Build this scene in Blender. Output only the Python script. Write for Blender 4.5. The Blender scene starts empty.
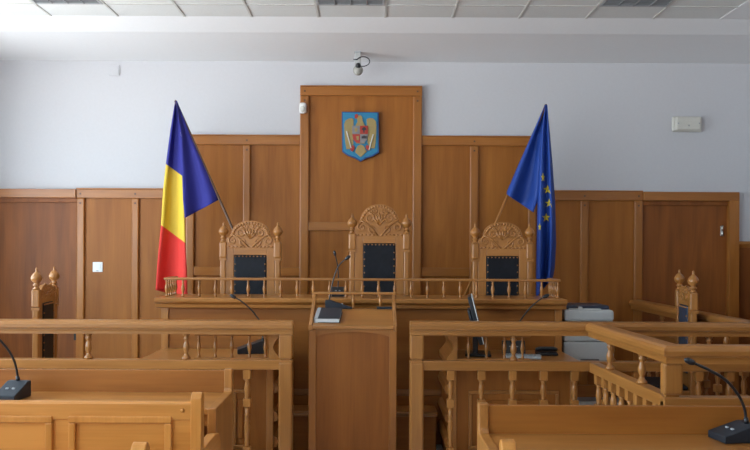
import bpy, bmesh, math, random
from mathutils import Vector, Matrix
random.seed(4)
PI = math.pi
SC = bpy.context.scene
COL = SC.collection
F = 790.0          # focal length in pixels of the 750 px wide frame
CZ = 1.52          # eye height
ROLL = math.radians(0.27)

def P(px, py, Y):
    """room point (X, Z) on the plane at distance Y"""
    k = math.tan(ROLL)
    dx, dy = px - 370, py - 250
    x = dx + dy * k
    y = dy - dx * k
    return x / F * Y, CZ - y / F * Y
def PX(px, Y): return (px - 370) / F * Y
def PZ(py, Y, px=370): return P(px, py, Y)[1]

# ------------------------------------------------------------------ materials
def newmat(name):
    m = bpy.data.materials.new(name); m.use_nodes = True
    nt = m.node_tree; b = nt.nodes['Principled BSDF']
    return m, nt, b

def wood(name, axis, dark, light, rough=0.42, streak=1.0, var=0.10, spec=0.3):
    m, nt, b = newmat(name)
    N, L = nt.nodes, nt.links
    tc = N.new('ShaderNodeTexCoord'); oi = N.new('ShaderNodeObjectInfo')
    off = N.new('ShaderNodeVectorMath'); off.operation = 'ADD'
    mul = N.new('ShaderNodeMath'); mul.operation = 'MULTIPLY'; mul.inputs[1].default_value = 37.0
    L.new(oi.outputs['Random'], mul.inputs[0])
    L.new(tc.outputs['Object'], off.inputs[0]); L.new(mul.outputs[0], off.inputs[1])
    mp = N.new('ShaderNodeMapping'); mp2 = N.new('ShaderNodeMapping')
    s = [9.0, 9.0, 9.0]; s['xyz'.index(axis)] = 0.9
    f = [95.0, 95.0, 95.0]; f['xyz'.index(axis)] = 3.0
    mp.inputs['Scale'].default_value = s; mp2.inputs['Scale'].default_value = f
    L.new(off.outputs[0], mp.inputs[0]); L.new(off.outputs[0], mp2.inputs[0])
    n1 = N.new('ShaderNodeTexNoise'); n1.inputs['Scale'].default_value = 1.0; n1.inputs['Detail'].default_value = 4
    n1.inputs['Distortion'].default_value = 0.6
    n2 = N.new('ShaderNodeTexNoise'); n2.inputs['Scale'].default_value = 1.0; n2.inputs['Detail'].default_value = 2
    L.new(mp.outputs[0], n1.inputs['Vector']); L.new(mp2.outputs[0], n2.inputs['Vector'])
    add = N.new('ShaderNodeMath'); add.operation = 'MULTIPLY_ADD'; add.inputs[1].default_value = 0.35 * streak
    L.new(n2.outputs['Fac'], add.inputs[0]); L.new(n1.outputs['Fac'], add.inputs[2])
    r = N.new('ShaderNodeValToRGB')
    r.color_ramp.elements[0].position = 0.40; r.color_ramp.elements[0].color = (*dark, 1)
    r.color_ramp.elements[1].position = 0.90; r.color_ramp.elements[1].color = (*light, 1)
    L.new(add.outputs[0], r.inputs[0])
    hsv = N.new('ShaderNodeHueSaturation')
    vm = N.new('ShaderNodeMapRange'); vm.inputs[3].default_value = 1 - var; vm.inputs[4].default_value = 1 + var
    L.new(oi.outputs['Random'], vm.inputs[0]); L.new(vm.outputs[0], hsv.inputs['Value'])
    L.new(r.outputs[0], hsv.inputs['Color']); L.new(hsv.outputs[0], b.inputs['Base Color'])
    b.inputs['Roughness'].default_value = rough
    b.inputs['Specular IOR Level'].default_value = spec
    bp = N.new('ShaderNodeBump'); bp.inputs['Strength'].default_value = 0.06; bp.inputs['Distance'].default_value = 0.002
    L.new(n2.outputs['Fac'], bp.inputs['Height']); L.new(bp.outputs[0], b.inputs['Normal'])
    return m

OD, OL = (0.270, 0.098, 0.018), (0.420, 0.172, 0.042)      # oak
VD, VL = (0.238, 0.074, 0.009), (0.362, 0.126, 0.019)
FD, FL = (0.255, 0.082, 0.011), (0.385, 0.141, 0.025)      # frames of the wall panelling
PD, PL = (0.42, 0.150, 0.022), (0.60, 0.250, 0.055)      # paler oak of the pews      # veneer of the panels
DD, DL = (0.165, 0.046, 0.008), (0.305, 0.096, 0.017)      # doors
M = {}
for a in 'xyz':
    M['oak_' + a] = wood('oak_grain_' + a, a, OD, OL, 0.30, 1.2, 0.08, 0.5)
    M['veneer_' + a] = wood('veneer_grain_' + a, a, VD, VL, 0.5, 0.8, 0.05)
for a in 'xyz':
    M['frame_' + a] = wood('panel_frame_grain_' + a, a, FD, FL, 0.32, 1.0, 0.05, 0.45)
    M['pew_' + a] = wood('pale_oak_grain_' + a, a, PD, PL, 0.34, 1.2, 0.06, 0.4)
M['lectern_veneer'] = wood('reddish_veneer', 'z', (0.200, 0.057, 0.008), (0.310, 0.100, 0.015), 0.5, 0.9, 0.03)
M['door'] = wood('door_veneer', 'z', DD, DL, 0.5, 0.6, 0.03)

def plain(name, col, rough=0.5, metal=0.0, noise=0.06, scale=60.0, bump=0.0, spec=0.5):
    m, nt, b = newmat(name); N, L = nt.nodes, nt.links
    tc = N.new('ShaderNodeTexCoord'); n = N.new('ShaderNodeTexNoise')
    n.inputs['Scale'].default_value = scale; n.inputs['Detail'].default_value = 3
    L.new(tc.outputs['Object'], n.inputs['Vector'])
    r = N.new('ShaderNodeValToRGB')
    r.color_ramp.elements[0].position = 0.3; r.color_ramp.elements[1].position = 0.7
    r.color_ramp.elements[0].color = (*[c * (1 - noise) for c in col], 1)
    r.color_ramp.elements[1].color = (*[min(1, c * (1 + noise)) for c in col], 1)
    L.new(n.outputs['Fac'], r.inputs[0]); L.new(r.outputs[0], b.inputs['Base Color'])
    b.inputs['Roughness'].default_value = rough; b.inputs['Metallic'].default_value = metal
    b.inputs['Specular IOR Level'].default_value = spec
    if bump:
        bp = N.new('ShaderNodeBump'); bp.inputs['Strength'].default_value = bump; bp.inputs['Distance'].default_value = 0.003
        L.new(n.outputs['Fac'], bp.inputs['Height']); L.new(bp.outputs[0], b.inputs['Normal'])
    return m
M['plaster'] = plain('white_plaster', (0.560, 0.553, 0.570), 0.85, 0, 0.015, 40, 0.12, 0.2)
M['soffit'] = plain('light_lifted_plaster', (0.73, 0.735, 0.745), 0.85, 0, 0.01, 40, 0.08, 0.2)  # tone raised above the wall plaster, standing in for light on the soffit
M['tile_bar'] = plain('ceiling_grid_bar', (0.50, 0.49, 0.46), 0.6)
M['black'] = plain('black_plastic', (0.012, 0.013, 0.016), 0.38)
M['navy_black'] = plain('dark_slate_plastic', (0.018, 0.022, 0.030), 0.5, spec=0.35)
M['leather'] = plain('black_leather', (0.007, 0.008, 0.012), 0.55, 0, 0.3, 25, 0.3, 0.25)
M['blue_leather'] = plain('blue_black_leather', (0.030, 0.046, 0.078), 0.5, 0, 0.3, 25, 0.3, 0.3)
M['white'] = plain('white_plastic', (0.78, 0.78, 0.76), 0.4, 0, 0.02)
M['cream'] = plain('cream_plastic', (0.60, 0.58, 0.52), 0.5, 0, 0.03)
M['grey'] = plain('grey_plastic', (0.34, 0.35, 0.36), 0.45, 0, 0.04)
M['pale_grey'] = plain('pale_grey_plastic', (0.44, 0.44, 0.43), 0.5, 0, 0.03)
M['steel'] = plain('brushed_steel', (0.62, 0.60, 0.55), 0.3, 1.0)
M['paper'] = plain('paper', (0.70, 0.70, 0.68), 0.8, 0, 0.05, 200)
M['brass'] = plain('dull_brass', (0.45, 0.30, 0.10), 0.4, 0.8)
M['fblue'] = plain('flag_blue_cloth', (0.020, 0.020, 0.215), 0.8, 0, 0.06, 300)
M['fyellow'] = plain('flag_yellow_cloth', (0.70, 0.47, 0.035), 0.7, 0, 0.05, 300)
M['fred'] = plain('flag_red_cloth', (0.70, 0.036, 0.024), 0.8, 0, 0.05, 300)
M['eublue'] = plain('flag_royal_blue_cloth', (0.012, 0.058, 0.32), 0.6, 0, 0.06, 300)
M['star'] = plain('flag_star_yellow', (0.75, 0.56, 0.05), 0.7)
M['c_blue'] = plain('enamel_blue', (0.018, 0.19, 0.34), 0.4)
M['c_silver'] = plain('enamel_silver', (0.22, 0.21, 0.21), 0.4)
M['c_rim'] = plain('enamel_dark_blue', (0.012, 0.07, 0.22), 0.4)
M['c_gold'] = plain('enamel_gold', (0.33, 0.235, 0.085), 0.45)
M['c_red'] = plain('enamel_red', (0.38, 0.035, 0.02), 0.4)
M['c_white'] = plain('enamel_white', (0.6, 0.58, 0.52), 0.4)
M['c_black'] = plain('enamel_black', (0.03, 0.025, 0.03), 0.4)
M['lamp_glass'] = plain('frosted_grey_glass', (0.36, 0.35, 0.31), 0.2)
M['lid'] = plain('dark_navy_plastic', (0.018, 0.022, 0.045), 0.4)
M['louvre_dark'] = plain('dark_louvre_cavity', (0.10, 0.105, 0.11), 0.4)
M['louvre'] = plain('grey_louvre_metal', (0.22, 0.225, 0.235), 0.4)
M['dark_wood'] = plain('dark_stand_laminate', (0.10, 0.045, 0.02), 0.5)

def ceiling_mat():
    m, nt, b = newmat('mineral_ceiling'); N, L = nt.nodes, nt.links
    tc = N.new('ShaderNodeTexCoord'); n = N.new('ShaderNodeTexNoise'); n.inputs['Scale'].default_value = 150
    L.new(tc.outputs['Object'], n.inputs['Vector'])
    r = N.new('ShaderNodeValToRGB')
    r.color_ramp.elements[0].position = 0.35; r.color_ramp.elements[0].color = (0.61, 0.622, 0.612, 1)
    r.color_ramp.elements[1].position = 0.6; r.color_ramp.elements[1].color = (0.66, 0.668, 0.658, 1)
    L.new(n.outputs['Fac'], r.inputs[0]); L.new(r.outputs[0], b.inputs['Base Color'])
    b.inputs['Roughness'].default_value = 0.9; b.inputs['Specular IOR Level'].default_value = 0.1
    return m
M['ceiling'] = ceiling_mat()

def floor_mat():
    m, nt, b = newmat('floor_tiles'); N, L = nt.nodes, nt.links
    tc = N.new('ShaderNodeTexCoord'); br = N.new('ShaderNodeTexBrick')
    br.inputs['Scale'].default_value = 1.0; br.inputs['Brick Width'].default_value = 0.4; br.inputs['Row Height'].default_value = 0.4; br.offset = 0.0
    br.inputs['Mortar Size'].default_value = 0.002
    br.inputs['Color1'].default_value = (0.68, 0.67, 0.65, 1); br.inputs['Color2'].default_value = (0.73, 0.72, 0.70, 1)  # pale tone picked to bounce light up to the soffit and ceiling
    br.inputs['Mortar'].default_value = (0.45, 0.44, 0.42, 1)
    L.new(tc.outputs['Object'], br.inputs['Vector']); L.new(br.outputs['Color'], b.inputs['Base Color'])
    b.inputs['Roughness'].default_value = 0.35
    return m
M['floor'] = floor_mat()

def glass_mat():
    m, nt, b = newmat('window_glass'); N, L = nt.nodes, nt.links
    out = [n for n in N if n.type == 'OUTPUT_MATERIAL'][0]
    t = N.new('ShaderNodeBsdfTransparent'); g = N.new('ShaderNodeBsdfGlossy'); g.inputs['Roughness'].default_value = 0.02
    mx = N.new('ShaderNodeMixShader'); mx.inputs[0].default_value = 0.06
    L.new(t.outputs[0], mx.inputs[1]); L.new(g.outputs[0], mx.inputs[2]); L.new(mx.outputs[0], out.inputs[0])
    return m
M['glass'] = glass_mat()

# ------------------------------------------------------------------ mesh builder
class MB:
    def __init__(s): s.bm = bmesh.new(); s.smooth = False
    def _bev(s, faces, b, seg=2):
        if b <= 0: return
        edges = list({e for f in faces for e in f.edges})
        bmesh.ops.bevel(s.bm, geom=edges, offset=b, segments=seg, profile=0.5, affect='EDGES', clamp_overlap=True)
    def box(s, x0, x1, y0, y1, z0, z1, bev=0.003, mi=0):
        v = [s.bm.verts.new((x, y, z)) for x in (x0, x1) for y in (y0, y1) for z in (z0, z1)]
        idx = [(0, 1, 3, 2), (4, 6, 7, 5), (0, 4, 5, 1), (2, 3, 7, 6), (0, 2, 6, 4), (1, 5, 7, 3)]
        fs = [s.bm.faces.new([v[i] for i in q]) for q in idx]
        for f in fs: f.material_index = mi
        bmesh.ops.recalc_face_normals(s.bm, faces=fs)
        bev = min(bev, 0.45 * min(abs(x1 - x0), abs(y1 - y0), abs(z1 - z0)))
        s._bev(fs, bev); return s
    def prism(s, poly, axis, a, b, bev=0.0, mi=0):
        """polygon in the two other axes (in x,y,z order) extruded along axis from a to b"""
        def pt(p, t):
            c = list(p); c.insert('xyz'.index(axis), t); return c
        A = [s.bm.verts.new(pt(p, a)) for p in poly]; B = [s.bm.verts.new(pt(p, b)) for p in poly]
        fs = [s.bm.faces.new(A), s.bm.faces.new(B)]
        n = len(poly)
        for i in range(n): fs.append(s.bm.faces.new((A[i], A[(i + 1) % n], B[(i + 1) % n], B[i])))
        for f in fs: f.material_index = mi
        bmesh.ops.recalc_face_normals(s.bm, faces=fs)
        s._bev(fs, bev); return s
    def lathe(s, prof, cx=0, cy=0, seg=14, mi=0, sq=None):
        rings = []
        for r, z in prof:
            r = max(r, 0.0005)
            rings.append([s.bm.verts.new((cx + r * math.cos(2 * PI * i / seg), cy + r * math.sin(2 * PI * i / seg), z)) for i in range(seg)])
        fs = []
        for a, b in zip(rings, rings[1:]):
            for i in range(seg): fs.append(s.bm.faces.new((a[i], a[(i + 1) % seg], b[(i + 1) % seg], b[i])))
        fs.append(s.bm.faces.new(rings[0])); fs.append(s.bm.faces.new(rings[-1]))
        for f in fs: f.smooth = True; f.material_index = mi
        bmesh.ops.recalc_face_normals(s.bm, faces=fs); return s
    def tube(s, pts, r, seg=8, mi=0):
        pts = [Vector(p) for p in pts]; rings = []; up = None
        for i, p in enumerate(pts):
            t = (pts[min(i + 1, len(pts) - 1)] - pts[max(i - 1, 0)]).normalized()
            if up is None:
                up = Vector((0, 0, 1)) if abs(t.z) < 0.9 else Vector((1, 0, 0))
            x = t.cross(up).normalized(); up = x.cross(t).normalized()
            rr = r[i] if isinstance(r, (list, tuple)) else r
            rings.append([s.bm.verts.new(p + rr * (math.cos(2 * PI * k / seg) * x + math.sin(2 * PI * k / seg) * up)) for k in range(seg)])
        fs = []
        for a, b in zip(rings, rings[1:]):
            for i in range(seg): fs.append(s.bm.faces.new((a[i], a[(i + 1) % seg], b[(i + 1) % seg], b[i])))
        fs.append(s.bm.faces.new(rings[0])); fs.append(s.bm.faces.new(rings[-1]))
        for f in fs: f.smooth = True; f.material_index = mi
        bmesh.ops.recalc_face_normals(s.bm, faces=fs); return s
    def ball(s, c, r, sx=1, sy=1, sz=1, mi=0, seg=12):
        mat = Matrix.Translation(c) @ Matrix.Diagonal((sx * r, sy * r, sz * r, 1))
        g = bmesh.ops.create_uvsphere(s.bm, u_segments=seg, v_segments=max(6, seg // 2 + 2), radius=1, matrix=mat)
        for v in g['verts']:
            for f in v.link_faces: f.smooth = True; f.material_index = mi
        return s
    def rot(s, M4):
        bmesh.ops.transform(s.bm, matrix=M4, verts=s.bm.verts); return s
    def build(s, name, mat, parent=None, world=True):
        me = bpy.data.meshes.new(name)
        if parent is not None and world:
            bmesh.ops.translate(s.bm, vec=-wloc(parent), verts=s.bm.verts)
        s.bm.to_mesh(me); s.bm.free()
        for m in (mat if isinstance(mat, (list, tuple)) else [mat]): me.materials.append(m)
        return link(name, me, parent)

def wloc(o):
    v = Vector((0, 0, 0))
    while o is not None: v = v + o.location; o = o.parent
    return v
def link(name, data, parent=None, loc=(0, 0, 0), rz=0):
    o = bpy.data.objects.new(name, data); COL.objects.link(o)
    o.location = loc; o.rotation_euler = (0, 0, rz)
    if parent is not None: o.parent = parent
    return o
def tag(o, label, cat, group=None, kind=None):
    o['label'] = label; o['category'] = cat
    if group: o['group'] = group
    if kind: o['kind'] = kind
    return o
def thing(name, label, cat, loc=(0, 0, 0), group=None, kind=None):
    o = link(name, None, None, loc); o.empty_display_size = 0.1
    return tag(o, label, cat, group, kind)
def copy_tree(o, parent=None):
    c = o.copy(); COL.objects.link(c)
    if parent is not None: c.parent = parent
    for ch in list(o.children): copy_tree(ch, c)
    return c
def mesh_of(mb, name, mats):
    me = bpy.data.meshes.new(name); mb.bm.to_mesh(me); mb.bm.free()
    for m in (mats if isinstance(mats, (list, tuple)) else [mats]): me.materials.append(m)
    return me
def bx(*a, **k): return MB().box(*a, **k)

def frame_mould(mb, x0, x1, z0, z1, y, w=0.022, d=0.012):
    """four bars of a raised frame on a face that looks toward -Y at y"""
    for (a, b, c, e) in ((x0, x1, z1 - w, z1), (x0, x1, z0, z0 + w), (x0, x0 + w, z0 + w, z1 - w), (x1 - w, x1, z0 + w, z1 - w)):
        mb.box(a, b, y - d, y + 0.001, c, e, 0.005)
    return mb

# ================================================================== the room
XL, XR, YB, YF, ZC = -4.1, 4.0, 8.0, -4.0, 3.564
ZS, YS, XS = 3.424, 6.93, 3.06          # soffit underside, its front edge, its left edge on the right
def structure(o, label, cat): return tag(o, label, cat, None, 'structure')
structure(bx(XL - .2, XR + .2, YF - .2, YB + .2, -0.1, 0, 0).build('floor', M['floor']), 'tiled floor under the court benches, made pale to bounce light upward', 'floor')
structure(bx(XL - .2, XR + .2, YB, YB + .2, 0, ZC + .3, 0).build('wall_back', M['plaster']), 'white plaster wall above the wooden panelling and flags', 'wall')
structure(bx(XR, XR + .2, YF, YB, 0, ZC + .3, 0).build('wall_right', M['plaster']), 'white plaster wall on the right side of the room', 'wall')
structure(bx(XL - .2, XR + .2, YF - .2, YF, 0, ZC + .3, 0).build('wall_front', M['plaster']), 'white plaster wall at the public end of the room', 'wall')
# left wall with window openings
WIN = [(-3.7, -1.3), (-1.0, 1.4), (1.7, 4.1), (4.4, 6.78)]
WZ0, WZ1 = 0.85, 3.12
mb = MB(); y = YF
mb.box(XL - .2, XL, YF, YB, 0, WZ0, 0); mb.box(XL - .2, XL, YF, YB, WZ1, ZC + .3, 0)
for a, b in WIN:
    mb.box(XL - .2, XL, y, a, WZ0, WZ1, 0); y = b
mb.box(XL - .2, XL, y, YB, WZ0, WZ1, 0)
structure(mb.build('wall_left', M['plaster']), 'white plaster wall with tall windows on the left side', 'wall')
for i, (a, b) in enumerate(WIN):
    w = thing('window_%d' % (i + 1), 'white framed window in the left wall, number %d from the public end' % (i + 1), 'window', (XL - .1, (a + b) / 2, WZ0), None, 'structure')
    f = MB(); x0, x1 = XL - .13, XL - .07
    f.box(x0, x1, a, b, WZ0, WZ0 + .07); f.box(x0, x1, a, b, WZ1 - .07, WZ1)
    for c in (a, (a + b) / 2 - .035, b - .07): f.box(x0, x1, c, c + .07, WZ0 + .07, WZ1 - .07)
    f.build('window_frame', M['white'], w)
    bx(XL - .103, XL - .097, a + .06, b - .06, WZ0 + .06, WZ1 - .06, 0).build('window_pane', M['glass'], w)
    bx(XL - .07, XL + .12, a - .05, b + .05, WZ0 - .03, WZ0 + .0, .004).build('window_sill', M['white'], w)
    l = bpy.data.lights.new('window_daylight', 'AREA'); l.shape = 'RECTANGLE'; l.size = WZ1 - WZ0; l.size_y = b - a
    l.cycles.is_portal = True
    lo = bpy.data.objects.new('window_daylight', l); COL.objects.link(lo)
    lo.location = (XL - .16, (a + b) / 2, (WZ0 + WZ1) / 2); lo.rotation_euler = (0, -PI / 2, 0)

# ceiling : suspended tiles with a grid of bars, plaster soffit at the back and the right
TS = 0.587
structure(bx(XL - .2, XS, YF - .2, YS, ZC, ZC + .05, 0).build('ceiling', M['ceiling']), 'suspended ceiling of white mineral tiles', 'ceiling')
g = MB()
k = 0
xs = []
while XS - TS * k > XL: xs.append(XS - TS * k); k += 1
for x in xs[1:]: g.box(x - .009, x + .009, YF, YS, ZC - .006, ZC + .002, 0)
k = 0
while 6.59 - TS * k > YF:
    yy = 6.59 - TS * k; g.box(XL, XS, yy - .009, yy + .009, ZC - .0055, ZC + .002, 0); k += 1
structure(g.build('trim_1', M['tile_bar']), 'thin grey grid bars between the ceiling tiles', 'ceiling grid')
s = MB()
s.prism([(YS, ZC), (7.2, 3.498), (YB, ZS), (YB, ZC + .2), (YS, ZC + .2)], 'x', XL, XR, 0)
s.box(XS, XR, YF, YS, ZC - .004, ZC + .2, 0)
structure(s.build('trim_2', M['soffit']), 'white sloping plaster soffit between the ceiling tiles and the back wall', 'soffit')

# recessed ceiling lights, one tile each, unlit louvres
lamp_labels = ['recessed louvre ceiling light at the left, above the red yellow and blue flag',
               'recessed louvre ceiling light in the middle, in line with the tall panel',
               'recessed louvre ceiling light at the right, above the blue starred flag']
for lab, x0 in zip(lamp_labels, (XS - TS * 10, XS - TS * 6, XS - TS * 2)):
    x1 = x0 + TS; y1 = 6.59; y0 = y1 - TS
    t = thing('ceiling_light', lab, 'ceiling light', ((x0 + x1) / 2, (y0 + y1) / 2, ZC), 'ceiling lights')
    q = MB()
    for a in ((x0 + .012, x1 - .012, y0 + .012, y0 + .03), (x0 + .012, x1 - .012, y1 - .03, y1 - .012), (x0 + .012, x0 + .03, y0 + .03, y1 - .03), (x1 - .03, x1 - .012, y0 + .03, y1 - .03)):
        q.box(a[0], a[1], a[2], a[3], ZC - .009, ZC, .001)
    q.build('frame', M['grey'], t)
    bx(x0 + .03, x1 - .03, y0 + .03, y1 - .03, ZC - .002, ZC, 0).build('reflector', M['louvre_dark'], t)
    for i in range(1, 4):
        xx = x0 + .03 + (TS - .06) * i / 4
        bx(xx - .004, xx + .004, y0 + .03, y1 - .03, ZC - .012, ZC - .002, 0).build('louvre_divider', M['louvre'], t)
    q = MB()
    for i in range(1, 14):
        yy = y0 + .03 + (TS - .06) * i / 14
        q.box(x0 + .03, x1 - .03, yy - .0015, yy + .0015, ZC - .011, ZC - .003, 0)
    q.build('louvre_slats', M['louvre'], t)

# ------------------------------------------------------------------ wall panelling
def panelling(n, label, px0, px1, ztop, stiles, mid=None, z0=0.05, front=7.945, rail=0.088, pegs=True):
    X0, X1 = PX(px0, YB), PX(px1, YB)
    t = thing('trim_%d' % n, label, 'wall panelling', ((X0 + X1) / 2, 7.97, z0), None, 'structure')
    bx(X0, X1, front + .028, YB, z0, ztop - .02, 0.001).build('panel', M['veneer_z'], t)
    bx(X0, X1, front, front + .03, ztop - rail, ztop, .004).build('rail', M['frame_x'], t)
    bx(X0, X1, front - .006, front + .04, ztop, ztop + .012, .003).build('rail', M['frame_x'], t)
    bx(X0, X1, front, front + .03, z0, z0 + .12, .004).build('rail', M['frame_x'], t)
    for a, b in stiles:
        bx(PX(a, YB), PX(b, YB), front, front + .03, z0 + .12, ztop - rail, .011).build('stile', M['frame_z'], t)
    for (a, b, zz) in (mid or []):
        bx(PX(a, YB), PX(b, YB), front + .001, front + .03, zz - .085, zz, .004).build('rail', M['frame_x'], t)
    if pegs:
        q = MB()
        for a, b in stiles:
            x = (PX(a, YB) + PX(b, YB)) / 2
            q.box(x - .009, x + .009, front - .004, front + .004, ztop - rail * .5 - .009, ztop - rail * .5 + .009, .002)
            q.box(x - .009, x + .009, front - .004, front + .004, ztop - rail - .06, ztop - rail - .042, .002)
        q.build('dowel_peg', M['dark_wood'], t)
    return t
ZLOW, ZHIGH, ZTOW = 2.118, 2.662, 3.158
ZMID = PZ(267.5, YB)
panelling(3, 'low oak panelling between the left doorway and the red yellow and blue flag', 78, 187, ZLOW, [(78, 86), (133, 140)])
panelling(4, 'oak wall panelling behind the left carved chair', 187, 300, ZHIGH, [(187, 195), (243.5, 250.7)],
          [(195, 243.5, ZMID), (250.7, 300, ZMID)])
panelling(5, 'tall central oak wall panel carrying the coat of arms', 300, 421, ZTOW, [(300, 309), (412, 421)],
          [(309, 412, PZ(222.5, YB))], front=7.93)
panelling(6, 'oak wall panelling behind the right carved chair', 421, 535, ZHIGH, [(469, 477.5), (527, 535)],
          [(421, 469, ZMID), (477.5, 527, ZMID)])
panelling(7, 'low oak panelling between the blue starred flag and the right doorway', 535, 641, ZLOW, [(579, 587), (632.5, 641)])
# dado right of the right doorway, on the back wall and along the right wall
XD = PX(736, YB)
t = thing('trim_8', 'low dark oak dado in the corner right of the right doorway', 'dado', (XD, 7.97, 0), None, 'structure')
bx(XD, XR, 7.97, YB, .05, 1.56, .002).build('panel', M['door'], t)
bx(XR - .03, XR, YF, 7.97, .05, 1.56, .002).build('panel', M['door'], t)
q = MB().prism([(8.0, 1.56), (7.96, 1.56), (7.945, 1.585), (7.93, 1.60), (7.93, 1.625), (8.0, 1.625)], 'x', XD, XR, 0)
q.build('cap_rail', M['oak_x'], t)
q = MB().prism([(XR, 1.56), (XR - .04, 1.56), (XR - .07, 1.60), (XR - .07, 1.625), (XR, 1.625)], 'y', YF, 7.93, 0)
q.build('cap_rail', M['oak_y'], t)

# doors
def door(n, label, px0, px1, pxa, pxb, hinge, handle):
    X0, X1 = PX(px0, YB), PX(px1, YB)
    zt = ZLOW - .088
    t = thing('door_%d' % n, label, 'door', ((X0 + X1) / 2, 7.98, 0), None, 'structure')
    bx(X0, X1, 7.985, 8.0, 0.0, zt, .001).build('door_leaf', M['door'], t)
    A, B = PX(pxa, YB), PX(pxb, YB)
    bx(A, B, 7.925, 8.0, zt, ZLOW, .004).build('door_lintel', M['frame_x'], t)
    q = MB()
    q.box(X0, X1, 7.962, 7.99, zt - .045, zt, .003)
    q.build('stop_bead', M['door'], t)
    if A < X0 - .01: bx(A, X0, 7.925, 8.0, 0, zt, .004).build('door_jamb', M['frame_z'], t)
    if B > X1 + .01: bx(X1, B, 7.925, 8.0, 0, zt, .004).build('door_jamb', M['frame_z'], t)
    if hinge:
        x, z = P(hinge[0], hinge[1], YB)
        h = MB().lathe([(.008, z - .055), (.008, z - .003), (.0055, z - .002), (.0055, z + .002), (.008, z + .003), (.008, z + .055)], x, 7.977, 10)
        h.box(x - .02, x + .006, 7.979, 7.986, z - .05, z + .05, .001)
        h.build('door_hinge', M['steel'], t)
    if handle:
        x, z = P(handle[0], handle[1], YB)
        h = MB().box(x - .018, x + .018, 7.975, 7.986, z - .07, z + .07, .003)
        h.tube([(x, 7.98, z + .02), (x, 7.93, z + .02), (x - .02, 7.925, z + .02), (x - .10, 7.925, z + .018)], .009)
        h.build('door_handle', M['black'], t)
door(1, 'dark brown wooden door in the right doorway', 641, 726, 641, 736, (721.5, 231), None)
door(2, 'dark brown wooden door in the left doorway', -10, 78, -20, 78, None, (76.5, 333))

# ------------------------------------------------------------------ small things on the back wall
x, z = P(97.8, 267, 7.97)
t = thing('light_switch', 'white square light switch on the low panelling beside the left doorway', 'light switch', (x, 7.97, z))
bx(x - .05, x + .05, 7.962, 7.975, z - .05, z + .05, .004).build('switch_plate', M['white'], t)
bx(x - .033, x + .033, 7.956, 7.963, z - .030, z + .033, .003).build('rocker', M['white'], t)
bx(x - .010, x + .010, 7.954, 7.958, z - .041, z - .034, .001).build('indicator_slot', M['grey'], t)

x, z = P(114.5, 70.5, YB)
t = thing('blank_wall_plate', 'square white blank plate high on the white wall at the left', 'wall plate', (x, YB, z))
bx(x - .055, x + .055, 7.988, YB, z - .052, z + .052, .004).build('cover_plate', M['plaster'], t)
bx(x - .042, x + .042, 7.984, 7.989, z - .04, z + .04, .003).build('raised_lid', M['plaster'], t)

x, z = P(303, 108.5, 7.92)
t = thing('motion_sensor', 'small white motion sensor at the upper left edge of the tall panel', 'sensor', (x, 7.93, z))
q = MB(); q.box(x - .035, x + .035, 7.87, 7.93, z - .055, z + .055, .022); q.build('housing', M['white'], t)
q = MB(); q.ball((x, 7.872, z - .012), .026, 1, .5, 1.2); q.build('lens', M['cream'], t)

x, z = P(686, 124.5, YB)
t = thing('emergency_light', 'pale oblong emergency light on the white wall above the right door', 'emergency light', (x, YB, z))
bx(x - .15, x + .15, 7.965, YB, z - .078, z + .078, .02).build('base_tray', M['cream'], t)
q = MB(); q.prism([(x - .135, 7.966), (x - .12, 7.925), (x + .12, 7.925), (x + .135, 7.966)], 'z', z - .066, z + .066, .012); q.build('diffuser', M['cream'], t)
for dx, dz in ((-.105, .0), (.105, .0), (0, -.022)):
    q = MB(); q.ball((x + dx, 7.924, z + dz), .008); q.build('screw', M['grey'], t)

YK = 7.72
ZK = 3.498 + (ZS - 3.498) * (YK - 7.2) / (YB - 7.2)      # soffit underside here
x, z = P(358, 66, YK)
t = thing('security_camera', 'small grey round fitting with a looped cable, hanging above the tall panel', 'camera', (x, YK, ZK))
bx(x - .035, x + .03, YK - .03, YK + .03, ZK - .008, ZK + .004, .002).build('mounting_plate', M['grey'], t)
bx(x - .03, x + .028, YK - .022, YK + .022, z - .02, ZK - .006, .006).build('bracket', M['pale_grey'], t)
q = MB(); q.ball((x + .001, YK - .01, z - .045), .050); q.build('globe', M['lamp_glass'], t)
q = MB(); q.tube([(x + .002, YK - .02, z + .002), (x + .002, YK - .05, z - .012), (x + .002, YK - .062, z - .018)], [.026, .027, .018], 12); q.build('lens_barrel', M['black'], t)
pts = []
for i in range(17):
    a = -1.9 + i / 16 * 4.6
    pts.append((x + .050 + .064 * math.cos(a), YK - .03 - .01 * math.sin(i / 16 * PI), z + .036 + .046 * math.sin(a)))
pts = [(x + .02, YK - .02, z - .012)] + pts + [(x - .045, YK - .03, z + .058)]
q = MB(); q.tube(pts, .005); q.build('cable', M['navy_black'], t)

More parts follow.
